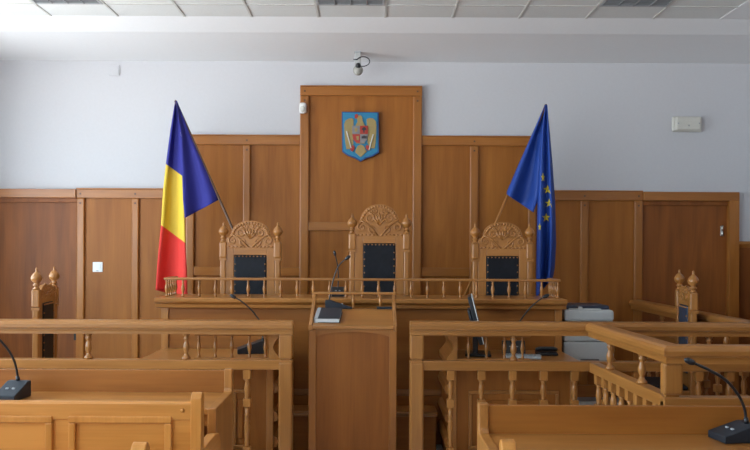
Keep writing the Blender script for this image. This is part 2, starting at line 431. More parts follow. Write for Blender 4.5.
# ------------------------------------------------------------------ coat of arms
YA = 7.93
def C(px, py): return P(px, py, YA)
def shape(mb, pts, y0, y1, bev=0, mi=0): mb.prism([C(*p) for p in pts], 'y', y0, y1, bev, mi); return mb
x, z = C(360, 137)
t = thing('coat_of_arms', 'blue shield with a gold eagle coat of arms on the tall panel', 'coat of arms', (x, YA, z))
out = [(341.8, 112), (378.6, 112.6), (379, 152.5), (373, 156.5), (366, 158.6), (360.5, 161.8), (355, 158.4), (348, 156), (342.2, 152)]
inn = [(343.0, 113.2), (377.2, 113.6), (377.6, 151.6), (372, 155.2), (365.5, 157.2), (360.5, 160.2), (355.5, 157), (348.5, 154.8), (343.4, 151)]
b_ = shape(MB(), out, YA - .022, YA, .003).build('shield_rim', M['c_rim'], t)
shape(MB(), inn, YA - .026, YA - .02).build('shield_field', M['c_blue'], t)
e = MB()
lw = [(353.6, 119.8), (351.5, 118.6), (348.5, 119.2), (345.5, 121), (344.2, 125), (344.6, 134), (345.2, 142), (346.4, 149.5), (351, 149.5), (353.5, 144), (353.0, 135), (353.6, 127)]
rw = [(366.6, 119.6), (369.5, 118.4), (373, 119), (375.8, 121.5), (376.4, 126), (376.2, 135), (375.6, 143), (374.6, 149), (370, 148.5), (367.4, 143), (367.6, 135), (366.8, 126)]
shape(e, lw, YA - .033, YA - .025, .0015); shape(e, rw, YA - .033, YA - .025, .0015)
shape(e, [(356.6, 118), (357.5, 116.4), (360.2, 115.8), (362.2, 117.2), (362.6, 121), (364.8, 126), (364.6, 144), (356, 144), (355.6, 126), (357.6, 122)], YA - .036, YA - .025, .0015)
shape(e, [(357.5, 146.5), (360.6, 144.8), (364, 146.5), (366.6, 152), (360.8, 157.6), (355, 152.5)], YA - .034, YA - .025, .0015)
e.build('eagle', M['c_gold'], t)
shape(MB(), [(355, 115.2), (357.6, 114.6), (358.2, 117.4), (356.2, 119.6), (354.8, 118)], YA - .039, YA - .025).build('beak', M['c_red'], t)
shape(MB(), [(352.2, 126.4), (359.9, 126.4), (359.9, 134.6), (352.4, 134.6)], YA - .041, YA - .03).build('shield_quarter', M['c_silver'], t)
shape(MB(), [(360.1, 126.4), (368, 126.4), (367.8, 134.6), (360.1, 134.6)], YA - .041, YA - .03).build('shield_quarter', M['c_red'], t)
shape(MB(), [(352.4, 134.8), (359.9, 134.8), (359.9, 143.6), (356, 143), (353.4, 140)], YA - .041, YA - .03).build('shield_quarter', M['c_red'], t)
shape(MB(), [(360.1, 134.8), (367.8, 134.8), (367, 140), (364.5, 143), (360.1, 143.6)], YA - .041, YA - .03).build('shield_quarter', M['c_silver'], t)
q = MB()
shape(q, [(362.6, 128.6), (364.2, 127.6), (365.8, 128.6), (366.4, 130.6), (364.6, 131), (364.6, 133.6), (363.4, 133.6), (363.2, 131), (361.6, 130.4)], YA - .044, YA - .04)
q.build('charge', M['c_black'], t); q = MB()
shape(q, [(361.6, 137), (364, 136), (367, 137), (366.6, 139.2), (361.6, 139)], YA - .044, YA - .04)
q.build('charge', M['c_black'], t)
q = MB()
shape(q, [(354.6, 128.6), (357.6, 128.6), (357.2, 132.4), (355, 132.4)], YA - .044, YA - .04)
q.build('charge', M['c_gold'], t); q = MB()
shape(q, [(356.2, 137), (358.8, 136.4), (358.8, 141), (356.8, 140.4)], YA - .044, YA - .04)
q.build('charge', M['c_gold'], t)
q = MB()
shape(q, [(346.0, 131.8), (347.0, 131.6), (351.6, 148.4), (350.8, 148.8)], YA - .046, YA - .03); q.build('sword', M['c_white'], t)
q = MB()
shape(q, [(372.6, 134.8), (373.6, 135), (369.4, 151), (368.5, 150.6)], YA - .046, YA - .03); q.build('mace', M['c_white'], t)
q = MB()
shape(q, [(350.4, 147), (353.8, 145.6), (354.8, 149), (352.6, 152.2), (350.6, 151)], YA - .04, YA - .03)
q.build('talon', M['c_red'], t); q = MB()
shape(q, [(366.4, 145.4), (369.2, 146.4), (370.4, 150), (367.8, 151), (365.6, 148)], YA - .04, YA - .03)
q.build('talon', M['c_red'], t)

# ------------------------------------------------------------------ dais
t = thing('dais', 'stepped wooden dais under the judges bench', 'dais', (-.06, 6.9, 0))
bx(-.63, .505, 5.955, 6.19, 0, .268, 0).build('riser', M['veneer_x'], t)
for z0, z1, yy in ((.268, .284, 5.935), (.284, .304, 5.945)): bx(-.635, .512, yy, 6.19, z0, z1, .004).build('nosing', M['oak_x'], t)
bx(-1.65, 1.49, 6.19, 7.9, 0, .38, .003).build('platform', M['veneer_x'], t)

# ------------------------------------------------------------------ judges' bench
BX0, BX1 = -1.635, 1.510
YBF = 6.20; ZBT = 1.142
bench = thing('judges_bench', 'long oak judges bench with a spindle gallery on top', 'bench', ((BX0 + BX1) / 2, 6.4, .38))
bx(BX0, BX1, YBF + .012, YBF + .035, .38, ZBT - .04, .001).build('front_panel', M['veneer_x'], bench)
for a in (BX0, BX1 - .055):
    bx(a, a + .055, YBF, YBF + .03, .38, ZBT - .045, .003).build('stile', M['oak_z'], bench)
bx(BX0 + .055, BX1 - .055, YBF, YBF + .03, .38, .425, .006).build('plinth', M['oak_x'], bench)
for a in (BX0, BX1 - .03):
    bx(a, a + .03, YBF + .035, 6.66, .38, ZBT - .04, .002).build('side_panel', M['veneer_z'], bench)
q = MB()
prof = [(6.66, ZBT - .082), (6.166, ZBT - .082), (6.156, ZBT - .076), (6.152, ZBT - .052), (6.140, ZBT - .046), (6.124, ZBT - .036), (6.118, ZBT - .028), (6.116, ZBT - .006), (6.122, ZBT), (6.66, ZBT)]
q.prism(prof, 'x', BX0 - .035, BX1 + .022, 0)
q.build('cornice_top', M['oak_x'], bench)
GY0, GY1, GZ = 6.30, 6.60, ZBT + .152
q = MB(); q.box(BX0 - .005, BX1 + .01, GY0 - .02, GY0 + .02, GZ - .02, GZ, .006); q.build('gallery_rail', M['oak_x'], bench)
for a in (BX0 + .015, BX1 - .01):
    q = MB(); q.box(a - .02, a + .02, GY0 + .02, GY1, GZ - .02, GZ, .006); q.build('gallery_rail', M['oak_y'], bench)
def spindle_mesh(h, r=.011):
    return mesh_of(MB().lathe([(r * .9, 0), (r * .9, h * .06), (r * .55, h * .14), (r * .6, h * .2), (r * 1.15, h * .42), (r * 1.2, h * .5), (r * 1.0, h * .62),
                               (r * .55, h * .8), (r * .85, h * .86), (r * .6, h * .92), (r * .9, h)], 0, 0, 10), 'spindle', M['oak_z'])
sp = spindle_mesh(GZ - .02 - ZBT, .0125)
def at(o, x, y, z): return Vector((x, y, z)) - wloc(o)
nb = 25
for i in range(nb):
    xx = BX0 + .015 + (BX1 - BX0 - .025) * i / (nb - 1)
    link('spindle', sp, bench, at(bench, xx, GY0, ZBT))
for a in (BX0 + .015, BX1 - .01):
    for i in range(1, 5): link('spindle', sp, bench, at(bench, a, GY0 + .072 * i, ZBT))
x, z = P(160.5, 299.5, 6.14)

# ------------------------------------------------------------------ carved chairs (local frame: back posts on y = 0, faces -Y)
def finial(mb, cx, cy, z):
    mb.lathe([(.026, z), (.028, z + .008), (.018, z + .014), (.016, z + .024), (.026, z + .030), (.027, z + .036), (.018, z + .044), (.020, z + .052),
              (.035, z + .066), (.042, z + .080), (.042, z + .094), (.035, z + .110), (.024, z + .124), (.011, z + .134), (.009, z + .145), (.010, z + .155), (.004, z + .168)], cx, cy, 16)
    return mb
def scroll(mb, cx, cz, y, r0, turns, sgn, a0, r=.006, n=20):
    pts = []
    for i in range(n):
        u = i / (n - 1); a = a0 + sgn * u * turns * 2 * PI; rr = r0 * (1 - .85 * u)
        pts.append((cx + rr * math.cos(a), y, cz + rr * math.sin(a)))
    mb.tube(pts, [r * (1 - .4 * i / (n - 1)) for i in range(n)], 6)
def carved_chair(label, crest_top, leather, extra=0.0, cext=None, group=None):
    """crest_top: height of the arched crest; extra lengthens the back posts"""
    t = thing('carved_chair', label, 'chair', (0, 0, 0), group)
    hw = .232; zp = 1.21 + extra
    for s in (-1, 1):
        q = MB()
        q.box(s * hw - .031, s * hw + .031, -.031, .031, zp - .14, zp, .012)
        q.prism([(s * hw - .031, -.031), (s * hw + .031, -.031), (s * hw + .031, .031), (s * hw - .031, .031)], 'z', zp - .16, zp - .14, 0)
        q.box(s * hw - .024, s * hw + .024, -.024, .024, 0, zp - .15, .011)
        p = q.build('back_post', M['oak_z'], t, False)
        finial(MB(), s * hw, 0, zp).build('finial', M['oak_z'], p, False)
    # back frame around the leather
    zc0, zc1 = .56, 1.10 + (extra if cext is None else cext)
    q = MB()
    q.box(-hw + .024, -.140, -.018, .018, .42, zc1 + .055, .003); q.box(.140, hw - .024, -.018, .018, .42, zc1 + .055, .003)
    q.build('back_stile', M['oak_z'], t, False)
    for a, b in ((zc1, zc1 + .055), (.42, zc0)): bx(-.140, .140, -.018, .018, a, b, .003).build('back_rail', M['oak_x'], t, False)
    q = MB(); q.box(-.138, .138, -.026, .012, zc0 + .002, zc1 - .002, .012); c = q.build('back_cushion', leather, t, False)
    q = MB()
    for i in range(9):
        q.ball((-.124 + .031 * i, -.027, zc1 - .014), .0065, seg=8)
    for i in range(8):
        for s in (-1, 1): q.ball((s * .127, -.027, zc1 - .08 - .058 * i), .0065, seg=8)
    q.tube([(-.127, -.020, zc0 + .02), (-.127, -.020, zc1 - .014), (.127, -.020, zc1 - .014), (.127, -.020, zc0 + .02)], .004, 6)
    q.build('nailhead_trim', M['oak_x'], c, False)
    # crest: arched board with carved scrolls
    zb = zc1 + .05; zt = crest_top
    w = hw - .022
    sh = zb + min(.085, .35 * (zt - zb))
    pts = [(-w, zb), (w, zb), (w, sh - .01)]
    n = 14; aw = w * .80
    pts += [(w * .93, sh + .012), (w * .86, sh + .018)]
    for i in range(n + 1):
        a = PI * i / n; pts.append((aw * math.cos(a), sh + .02 + (zt - sh - .02) * math.sin(a) ** .8))
    pts += [(-w * .86, sh + .018), (-w * .93, sh + .012), (-w, sh - .01)]
    q = MB(); q.prism(pts, 'y', -.016, .016, .003); cr = q.build('crest', M['oak_x'], t, False)
    q = MB(); H = zt - zb
    for s in (-1, 1):
        scroll(q, s * .085, zb + H * .58, -.018, .045, 1.4, s, PI / 2 if s > 0 else PI / 2, .008)
        scroll(q, s * .150, zb + H * .30, -.018, .040, 1.3, -s, PI / 2, .008)
        scroll(q, s * .060, zb + H * .25, -.018, .035, 1.2, s, -PI / 2, .007)
        scroll(q, s * .040, zb + H * .80, -.018, .028, 1.2, -s, 0 if s > 0 else PI, .006)
        q.tube([(s * .02, -.018, zb + .02), (s * .05, -.02, zb + H * .2), (s * .11, -.02, zb + H * .42), (s * .17, -.018, zb + H * .5)], .007, 6)
        for i in range(9):
            a = PI / 2 - s * (i + .5) / 9 * PI * .48
            q.ball((aw * .9 * math.cos(a), -.016, sh + .01 + (zt - sh - .03) * math.sin(a) ** .8), .013, 1, .6, 1, seg=8)
        for i in range(6): q.ball((s * (.02 + .033 * i), -.016, zb + .018), .012, 1, .6, .8, seg=8)
    for i in range(5):
        a = PI / 2 + (i - 2) * .42
        q.tube([(0, -.018, zb + H * .36), (.05 * math.cos(a), -.022, zb + H * .36 + .055 * math.sin(a) * H / .23), (.075 * math.cos(a), -.016, zb + H * .36 + .085 * math.sin(a) * H / .23)], [.006, .011, .003], 6)
    q.build('carving', M['oak_x'], cr, False)
    # seat and legs
    q = MB(); q.box(-hw - .02, hw + .02, -.46, -.02, .40, .45, .008); q.build('seat_frame', M['oak_x'], t, False)
    q = MB(); q.box(-hw + .0, hw - .0, -.445, -.03, .445, .48, .015); q.build('seat_cushion', M['leather'], t, False)
    for s in (-1, 1):
        q = MB(); x = s * (hw + .0)
        q.lathe([(.016, 0), (.024, .03), (.018, .06), (.022, .12), (.027, .22), (.02, .30), (.028, .33), (.028, .40)], x, -.425, 12)
        q.build('leg', M['oak_z'], t, False)
        q = MB(); q.box(x - .014, x + .014, -.41, -.02, .14, .17, .003); q.build('stretcher', M['oak_y'], t, False)
    return t
def place(o, x, y, z, rz=0): o.location = (x, y, z); o.rotation_euler = (0, 0, rz); return o
YC = 6.76
ch = carved_chair('carved oak high-backed chair behind the left end of the judges bench', 1.385, M['leather'], -.005)
place(ch, PX(250.6, YC), YC, .38)
place(carved_chair('tallest carved oak high-backed chair, with an arched crest, at the centre of the judges bench', 1.532, M['leather'], .072, .10), PX(379.3, YC), YC, .38)
c2 = copy_tree(ch); c2['label'] = 'carved oak high-backed chair behind the right end of the judges bench'
place(c2, PX(502.3, YC), YC, .38)
s1 = carved_chair('carved oak high-backed chair standing sideways by the left door, black leather back', 1.235, M['leather'], -.005)
place(s1, -2.585, 6.30, 0, PI / 2 + math.radians(6))
s2 = carved_chair('carved oak high-backed chair standing sideways by the right door, bluish leather back', 1.245, M['blue_leather'], -.005)
place(s2, 2.522, 6.30, 0, -PI / 2 - math.radians(9))

# ------------------------------------------------------------------ flags
def cloth(rows, matidx, Yf, sub=8, cols=20):
    """rows: list of ((px,py) left, (px,py) right); returns vertex grid + face mats via bmesh"""
    bm = bmesh.new(); grid = []; mats = []
    full = []
    for i in range(len(rows) - 1):
        for k in range(sub):
            u = k / sub
            l = [a + (b - a) * u for a, b in zip(rows[i][0], rows[i + 1][0])]
            r = [a + (b - a) * u for a, b in zip(rows[i][1], rows[i + 1][1])]
            full.append((l, r, (i + u) / (len(rows) - 1))); mats.append(matidx[i])
    full.append((rows[-1][0], rows[-1][1], 1.0))
    for l, r, v in full:
        ring = []
        for c in range(cols + 1):
            u = c / cols
            Y = Yf(u, v)
            X, Z = P(l[0] + (r[0] - l[0]) * u, l[1] + (r[1] - l[1]) * u, Y)
            ring.append(bm.verts.new((X, Y, Z)))
        grid.append(ring)
    for i in range(len(grid) - 1):
        for c in range(cols):
            f = bm.faces.new((grid[i][c], grid[i + 1][c], grid[i + 1][c + 1], grid[i][c + 1]))
            f.material_index = mats[i]; f.smooth = True
    return bm
def flag_part(name, bms, mats, parent):
    mb = MB(); mb.bm.free(); bm = bms[0]
    for b in bms[1:]:
        me = bpy.data.meshes.new('tmp'); b.to_mesh(me); bm.from_mesh(me); b.free(); bpy.data.meshes.remove(me)
    bmesh.ops.recalc_face_normals(bm, faces=bm.faces)
    mb.bm = bm
    o = mb.build(name, mats, parent)
    so = o.modifiers.new('thickness', 'SOLIDIFY'); so.thickness = .003; so.offset = 0
    return o
YFL = 7.40
def flag_pole(t, tip, low, base_z, stand_y, mat='dark_wood'):
    x0, z0 = P(*tip, YFL); x1, z1 = P(*low, YFL)
    k = (x1 - x0) / (z1 - z0); zb = base_z + .14; xb = x0 + k * (zb - z0)
    d = Vector((x0 - xb, 0, z0 - zb)).normalized()
    p = MB().tube([(xb, YFL, zb), (x0, YFL, z0)], .012, 10).build('pole', M[mat], t)
    e = Vector((x0, YFL, z0))
    MB().tube([e, e + d * .008, e + d * .02], [.013, .013, .004], 10).build('pole_tip', M['dark_wood'], p)
    q = MB().lathe([(.13, base_z), (.13, base_z + .02), (.10, base_z + .035), (.03, base_z + .05), (.025, base_z + .10)], xb - d.x * .12, YFL, 20)
    q.tube([(xb - d.x * .14, YFL, base_z + .05), (xb + d.x * .12, YFL, zb + d.z * .12)], .020, 10)
    q.build('flag_stand', M['dark_wood'], t)
    return xb
t = thing('national_flag', 'blue, yellow and red tricolour flag draped on a slanting pole, left of the bench', 'flag', (-.75, YFL, .38))
flag_pole(t, (176, 102), (218, 196), .38, YFL)
A = cloth([((175.2, 101), (176.8, 101)), ((170.5, 130), (181, 138)), ((166, 164), (182.5, 176))] +
          [((163.2, 190), (184, 200)), ((161, 225), (185.5, 243))] +
          [((157.5, 262), (187, 270)), ((155.5, 290), (187.5, 298))], [0, 0, 1, 1, 2, 2],
          lambda u, v: YFL + .02 - (.015 + .04 * v) * math.sin(u * 2 * PI * 1.15 + .5 + v * .8) - .01 * math.sin(u * 13 + v * 2), 8, 24)
B = cloth([((175.6, 101), (177, 101)), ((181, 135), (190.5, 135)), ((182, 172), (206.5, 170)), ((183, 200), (217.3, 195)), ((184.8, 218), (218.3, 200))], [0] * 4,
          lambda u, v: YFL - .06 + .06 * u - (.005 + .03 * v) * math.sin(u * 2 * PI * 1.3 + .4 + 1.2 * v), 8, 20)
flag_part('flag_cloth', [A, B], [M['fblue'], M['fyellow'], M['fred']], t)

t = thing('starred_flag', 'royal blue flag with yellow stars draped on a slanting pole, right of the bench', 'flag', (.65, YFL, .38))
flag_pole(t, (545.5, 106), (500, 213), .38, YFL, 'oak_z')
fB = lambda u, v: YFL - .05 - (.018 + .045 * v) * math.sin(u * 2 * PI * 1.7 - .9 + v * .5) - .010 * math.sin(u * 17 + 2 * v)
A = cloth([((545, 105), (546.8, 105)), ((529.5, 140), (541.8, 140)), ((517, 168), (540.5, 172)), ((506.8, 192), (538.5, 198)), ((506.9, 194.5), (533.5, 212.5))], [0] * 4,
          lambda u, v: YFL + .02 * u - (.015 + .05 * v) * math.sin(u * 2 * PI * 1.3 + .2) - .012 * v * math.sin(u * 14), 8, 20)
Brows = [((545.4, 105), (547.2, 105)), ((541.5, 130), (550, 135)), ((539.5, 160), (552.6, 166)), ((537.5, 200), (555, 202)), ((536.8, 240), (556, 243)), ((536.2, 272), (554.6, 268)), ((536.2, 298), (553, 277))]
B = cloth(Brows, [0] * 6, fB, 8, 20)
cl = flag_part('flag_cloth', [A, B], [M['eublue']], t)
for (sx, sy, wd, ht) in ((542.9, 177.5, 2.0, 4.6), (547.8, 189.6, 4.6, 4.8), (549.3, 203.4, 4.3, 4.6), (546.2, 217.6, 4.4, 4.6), (539.8, 227, 1.6, 4.0)):
    q = MB(); pts = []
    for i in range(10):
        r = 1 if i % 2 == 0 else .42
        a = PI / 2 + i * PI / 5
        pts.append((sx + wd * r * math.cos(a), sy - ht * r * math.sin(a)))
    V = []
    ys = []
    for (px, py) in pts + [(sx, sy)]:
        for i in range(6):
            if Brows[i][0][1] <= py <= Brows[i + 1][0][1]: break
        k = (py - Brows[i][0][1]) / (Brows[i + 1][0][1] - Brows[i][0][1])
        l = Brows[i][0][0] + (Brows[i + 1][0][0] - Brows[i][0][0]) * k; r_ = Brows[i][1][0] + (Brows[i + 1][1][0] - Brows[i][1][0]) * k
        u = max(0, min(1, (px - l) / (r_ - l))); v = (i + k) / 6
        Y = fB(u, v) - .005
        X, Z = P(px, py, Y); V.append(q.bm.verts.new((X, Y, Z))); ys.append(Y)
    for i in range(10): q.bm.faces.new((V[i], V[(i + 1) % 10], V[10]))
    bmesh.ops.recalc_face_normals(q.bm, faces=q.bm.faces)
    o = q.build('star', M['star'], cl)
    so = o.modifiers.new('thickness', 'SOLIDIFY'); so.thickness = .003

# ------------------------------------------------------------------ railings
ZR, ZRB, ZL1, ZL0 = 1.035, 0.943, 0.768, 0.702
def rail_profile(c):
    """(across, z) profile of the handrail around centre c"""
    h = [(0.044, 0), (0.044, 0.018), (0.046, 0.026), (0.046, 0.034), (0.058, 0.036), (0.063, 0.046), (0.063, 0.066), (0.054, 0.082), (0.04, 0.092)]
    return [(c - w, ZRB + d) for w, d in h] + [(c + w, ZRB + d) for w, d in reversed(h)]
hU = ZRB - ZL1
upper = mesh_of(MB().lathe([(.030, 0), (.030, .012), (.022, .020), (.013, .034), (.012, .044), (.020, .060), (.023, .078), (.020, .098), (.013, .118), (.012, .128), (.020, .138), (.020, .146), (.013, .152), (.024, .166), (.024, hU)], 0, 0, 14), 'baluster', M['oak_z'])
q = MB()
hL = ZL0 - .12
q.box(-.026, .026, -.026, .026, hL - .066, hL, .004)
q.lathe([(.018, hL - .20), (.013, hL - .19), (.015, hL - .172), (.021, hL - .14), (.018, hL - .105), (.012, hL - .085), (.019, hL - .076), (.016, hL - .066)], 0, 0, 12)
q.box(-.026, .026, -.026, .026, hL - .256, hL - .198, .004)
q.lathe([(.018, .05), (.012, .065), (.019, .08), (.013, .095), (.016, .13), (.021, .19), (.015, .215), (.02, .225), (.013, .235), (.013, .262), (.02, .27), (.013, .28), (.017, hL - .256)], 0, 0, 12)
q.box(-.026, .026, -.026, .026, 0, .052, .004)
lower = mesh_of(q, 'baluster', M['oak_z'])
def run(t, axis, a, b, c, ups, los, mitre=None):
    """a straight run of handrail, middle rail and floor rail with its balusters"""
    ax = 'oak_' + axis
    q = MB().prism(rail_profile(c), axis, a if mitre is None else mitre, b, 0)
    if mitre is not None:                      # start cut at 45 degrees to meet the other rail
        i = 'xyz'.index(axis); j = 1 - i
        for v in q.bm.verts:
            if abs(v.co[i] - mitre) < 1e-5: v.co[i] += v.co[j] - c
    q.build('handrail', M[ax], t)
    for z0, z1 in ((ZL0, ZL1), (.07, .12)):
        q = MB()
        if axis == 'x': q.box(a, b, c - .035, c + .035, z0, z1, .006)
        else: q.box(c - .035, c + .035, a, b, z0, z1, .006)
        q.build('middle_rail' if z1 > .5 else 'floor_rail', M[ax], t)
    for u in ups: link('baluster', upper, t, at(t, *((u, c) if axis == 'x' else (c, u)), ZL1))
    for u in los: link('baluster', lower, t, at(t, *((u, c) if axis == 'x' else (c, u)), .12))
def newel(t, x, y, w=.047, v=None):
    v = v or w
    q = MB()
    q.box(x - w, x + w, y - v, y + v, ZL1 + .010, ZRB, .012)
    q.box(x - w + .016, x + w - .016, y - v + .016, y + v - .016, ZL1 - .020, ZL1 + .016, 0)
    q.box(x - w, x + w, y - v, y + v, 0, ZL1 - .012, .014)
    q.build('end_post', M['oak_z'], t)
YBR = 5.40
def fr(a, b, st):
    out = []
    while (a <= b if st > 0 else a >= b): out.append(a); a += st
    return out
t = thing('barrier_railing', 'oak balustrade barrier left of the lectern, ending at its gate post', 'railing', (-2.3, YBR, 0))
newel(t, -.570, YBR)
run(t, 'x', -4.06, -.523, YBR, fr(-1.252, -4.0, -.668), fr(-.834, -4.0, -.212))
t = thing('barrier_railing', 'oak balustrade barrier right of the lectern, running to the right wall', 'railing', (2.1, YBR, 0))
newel(t, .322, YBR)
run(t, 'x', .275, 3.96, YBR, fr(.984, 3.9, .668), fr(.554, 3.9, .2118))
XDK, YDK = 1.568, 4.10
t = thing('dock_railing', 'oak balustrade with a sloping-away side rail and corner post, in front of the right barrier', 'railing', (XDK, YDK, 0))
newel(t, XDK, YDK, .050, .032)
run(t, 'y', YDK + .030, YBR - .066, XDK, (4.50, 5.03), [YDK + .16 + .140 * i for i in range(8)], YDK)
SK = math.radians(2.3)                     # the side rail is not quite square to the front
for o in list(t.children):
    if o.name.startswith('end_post'): continue
    o.location = Matrix.Rotation(SK, 3, 'Z') @ o.location; o.rotation_euler = (0, 0, SK)
run(t, 'x', XDK - .05, 3.96, YDK, fr(2.25, 3.9, .668), fr(1.76, 3.9, .2118), XDK)
t = thing('side_railing', 'oak balustrade running back to the wall behind the sideways right chair', 'railing', (2.66, 6.6, 0))
run(t, 'y', YBR + .066, 7.93, 2.665, (5.9, 6.55, 7.2), [5.62 + .2118 * i for i in range(11)])

# ------------------------------------------------------------------ lectern
LX0, LX1, LY0, LY1 = -.424, .190, 5.50, 5.925
ZLF, ZLBK = .978, 1.082
lec = thing('lectern', 'oak lectern with a sloped top and low spindle gallery, standing in the gate', 'lectern', ((LX0 + LX1) / 2, 5.75, 0))
bx(LX0 + .05, LX1 - .05, LY0 + .012, LY0 + .03, .03, ZLF - .01, .001).build('front_panel', M['lectern_veneer'], lec)
for a in (LX0, LX1 - .052):
    bx(a, a + .052, LY0, LY0 + .03, .0, ZLF - .01, .004).build('stile', M['frame_z'], lec)
bx(LX0 + .052, LX1 - .052, LY0, LY0 + .03, 0, .12, .004).build('plinth', M['frame_x'], lec)
pts = []
xa, xb = LX0 + .052, LX1 - .052
pts = [(xb, ZLF - .01), (xa, ZLF - .01)]
for i in range(13):
    u = i / 12; pts.append((xa + (xb - xa) * u, ZLF - .062 + .034 * math.sin(PI * u) ** .7))
MB().prism(pts, 'y', LY0 + .002, LY0 + .026, 0).build('arched_apron', M['frame_x'], lec)
for a in (LX0, LX1 - .024):
    q = MB(); q.prism([(LY0 + .03, 0), (LY1, 0), (LY1, 1.19), (LY1 - .05, 1.19), (LY1 - .09, 1.14), (LY0 + .02, ZLF + .03), (LY0 - .012, ZLF + .02), (LY0 - .012, ZLF - .02), (LY0 + .03, ZLF - .03)], 'x', a, a + .024, .003)
    q.build('side_panel', M['oak_y'], lec)
YSL = 5.835
q = MB(); q.prism([(LY0 - .02, ZLF - .008), (LY0 - .02, ZLF + .012), (YSL, ZLBK), (YSL, ZLBK - .02)], 'x', LX0 + .024, LX1 - .024, .003)
q.build('sloped_top', M['oak_x'], lec)
bx(LX0 + .024, LX1 - .024, YSL, LY1, ZLBK - .02, ZLBK, .003).build('back_shelf', M['oak_x'], lec)
bx(LX0 - .008, LX1 + .008, LY1 - .05, LY1 - .02, 1.188, 1.206, .005).build('gallery_rail', M['oak_x'], lec)
sp2 = spindle_mesh(1.19 - ZLBK, .010)
for px in (315, 353.5, 380.5): link('spindle', sp2, lec, at(lec, PX(px, LY1 - .035), LY1 - .035, ZLBK))

def slope_z(y): return ZLF + .012 + (ZLBK - ZLF - .012) * (y - LY0 + .02) / (YSL - LY0 + .02)
# book on the lectern
ang = math.atan2(ZLBK - ZLF - .012, YSL - LY0 + .02)
yb = 5.535
t = thing('hardback_book', 'thick dark hardback book with a grey spine lying on the lectern', 'book', (PX(328, 5.6), yb, slope_z(yb) + .003))
t.rotation_euler = (ang, 0, math.radians(-3))
bw, bd, bh = .178, .235, .034
def lb(*a, **k): return MB().box(*a, **k)
lb(-bw / 2 + .005, bw / 2 - .006, .005, bd - .005, .003, bh - .003, .001).build('pages', M['paper'], t, False)
q = MB(); q.box(-bw / 2 + .022, bw / 2, 0, bd, bh - .003, bh, .001); q.box(-bw / 2 + .022, bw / 2, 0, bd, 0, .003, .001); q.build('cover', M['navy_black'], t, False)
q = MB(); q.box(-bw / 2, -bw / 2 + .024, 0, bd, bh - .003, bh + .0008, .001); q.box(-bw / 2, -bw / 2 + .024, 0, bd, -.0, .003, .001); q.box(-bw / 2 - .003, -bw / 2 + .003, 0, bd, 0, bh, .001); q.build('spine', M['grey'], t, False)
x = PX(384.5, 5.88)
t = thing('notebook', 'small dark notebook lying on the right of the lectern back shelf', 'notebook', (x, 5.88, ZLBK))
bx(x - .055, x + .055, 5.842, 5.872, ZLBK + .001, ZLBK + .012, .001).build('pages', M['navy_black'], t)
bx(x - .058, x + .058, 5.840, 5.874, ZLBK + .012, ZLBK + .018, .001).build('cover', M['navy_black'], t)

# ------------------------------------------------------------------ gooseneck microphones
def smooth(pts, n=24):
    pts = [Vector(p) for p in pts]; P4 = [2 * pts[0] - pts[1]] + pts + [2 * pts[-1] - pts[-2]]; out = []
    for i in range(1, len(P4) - 2):
        for k in range(n // (len(pts) - 1) + 1):
            u = k / (n // (len(pts) - 1) + 1)
            a, b, c, d = P4[i - 1:i + 3]
            out.append(.5 * ((2 * b) + (c - a) * u + (2 * a - 5 * b + 4 * c - d) * u * u + (3 * b - a - 3 * c + d) * u ** 3))
    out.append(pts[-1]); return out
def microphone(label, x, y, z, neck, w=.13, d=.15, hf=.022, hb=.05, rz=0, head=.013, mat='navy_black', r=.0055):
    """wedge base at x,y,z (front edge low, back edge high); neck = list of room points from base to head"""
    t = thing('desk_microphone', label, 'microphone', (x, y, z))
    q = MB(); q.prism([(-d / 2, .001), (d / 2, .001), (d / 2, hb), (d * .30, hb), (-d / 2, hf)], 'x', -w / 2, w / 2, .004)
    q.rot(Matrix.Rotation(rz, 4, 'Z')); b = q.build('base', M[mat], t, False)
    q = MB()
    for s in (-.5, .5):
        zz = hf + (hb - hf) * .45
        q.box(s * w * .3 - .008, s * w * .3 + .008, -d * .16, -d * .10, zz - .003, zz + .006, .002)
    q.rot(Matrix.Rotation(rz, 4, 'Z')); q.build('button', M['grey'], b, False)
    pts = smooth(neck); L = [p - Vector((x, y, z)) for p in pts]
    MB().tube([L[0], L[0] + (L[1] - L[0]).normalized() * .025], [.011, .009], 10).build('collar', M['black'], t, False)
    MB().tube(L, r, 8).build('gooseneck', M['black'], t, False)
    dirn = (L[-1] - L[-2]).normalized(); e = L[-1]
    MB().tube([e - dirn * .008, e, e + dirn * head, e + dirn * head * 2.4, e + dirn * head * 3.1], [head * .55, head * .85, head, head * .85, head * .3], 12).build('mic_head', M['black'], t, False)
    return t
def N3(px, py, Y): x, z = P(px, py, Y); return (x, Y, z)
# lectern shelf
x, y = PX(339.0, 5.86), 5.856
microphone('slanted dark gooseneck microphone on the lectern back shelf, head bent to the right', x, y, ZLBK, [(PX(329, 5.88), 5.885, ZLBK + .045), N3(332.5, 283, 5.885), N3(337, 269, 5.885), N3(341.5, 262.5, 5.88), N3(346, 259, 5.87)], .040, .20, .012, .066, math.radians(90), .013, 'navy_black', .0045)
x, y = PX(338, 6.42), 6.43
microphone('gooseneck microphone on the judges bench behind the lectern, head turned left', x, y, ZBT, [(PX(338, 6.45), 6.46, ZBT + .05), N3(338.4, 276, 6.46), N3(337.3, 264, 6.45), N3(335.2, 255, 6.44)], .10, .12, .02, .075, 0, .012, 'black', .0045)

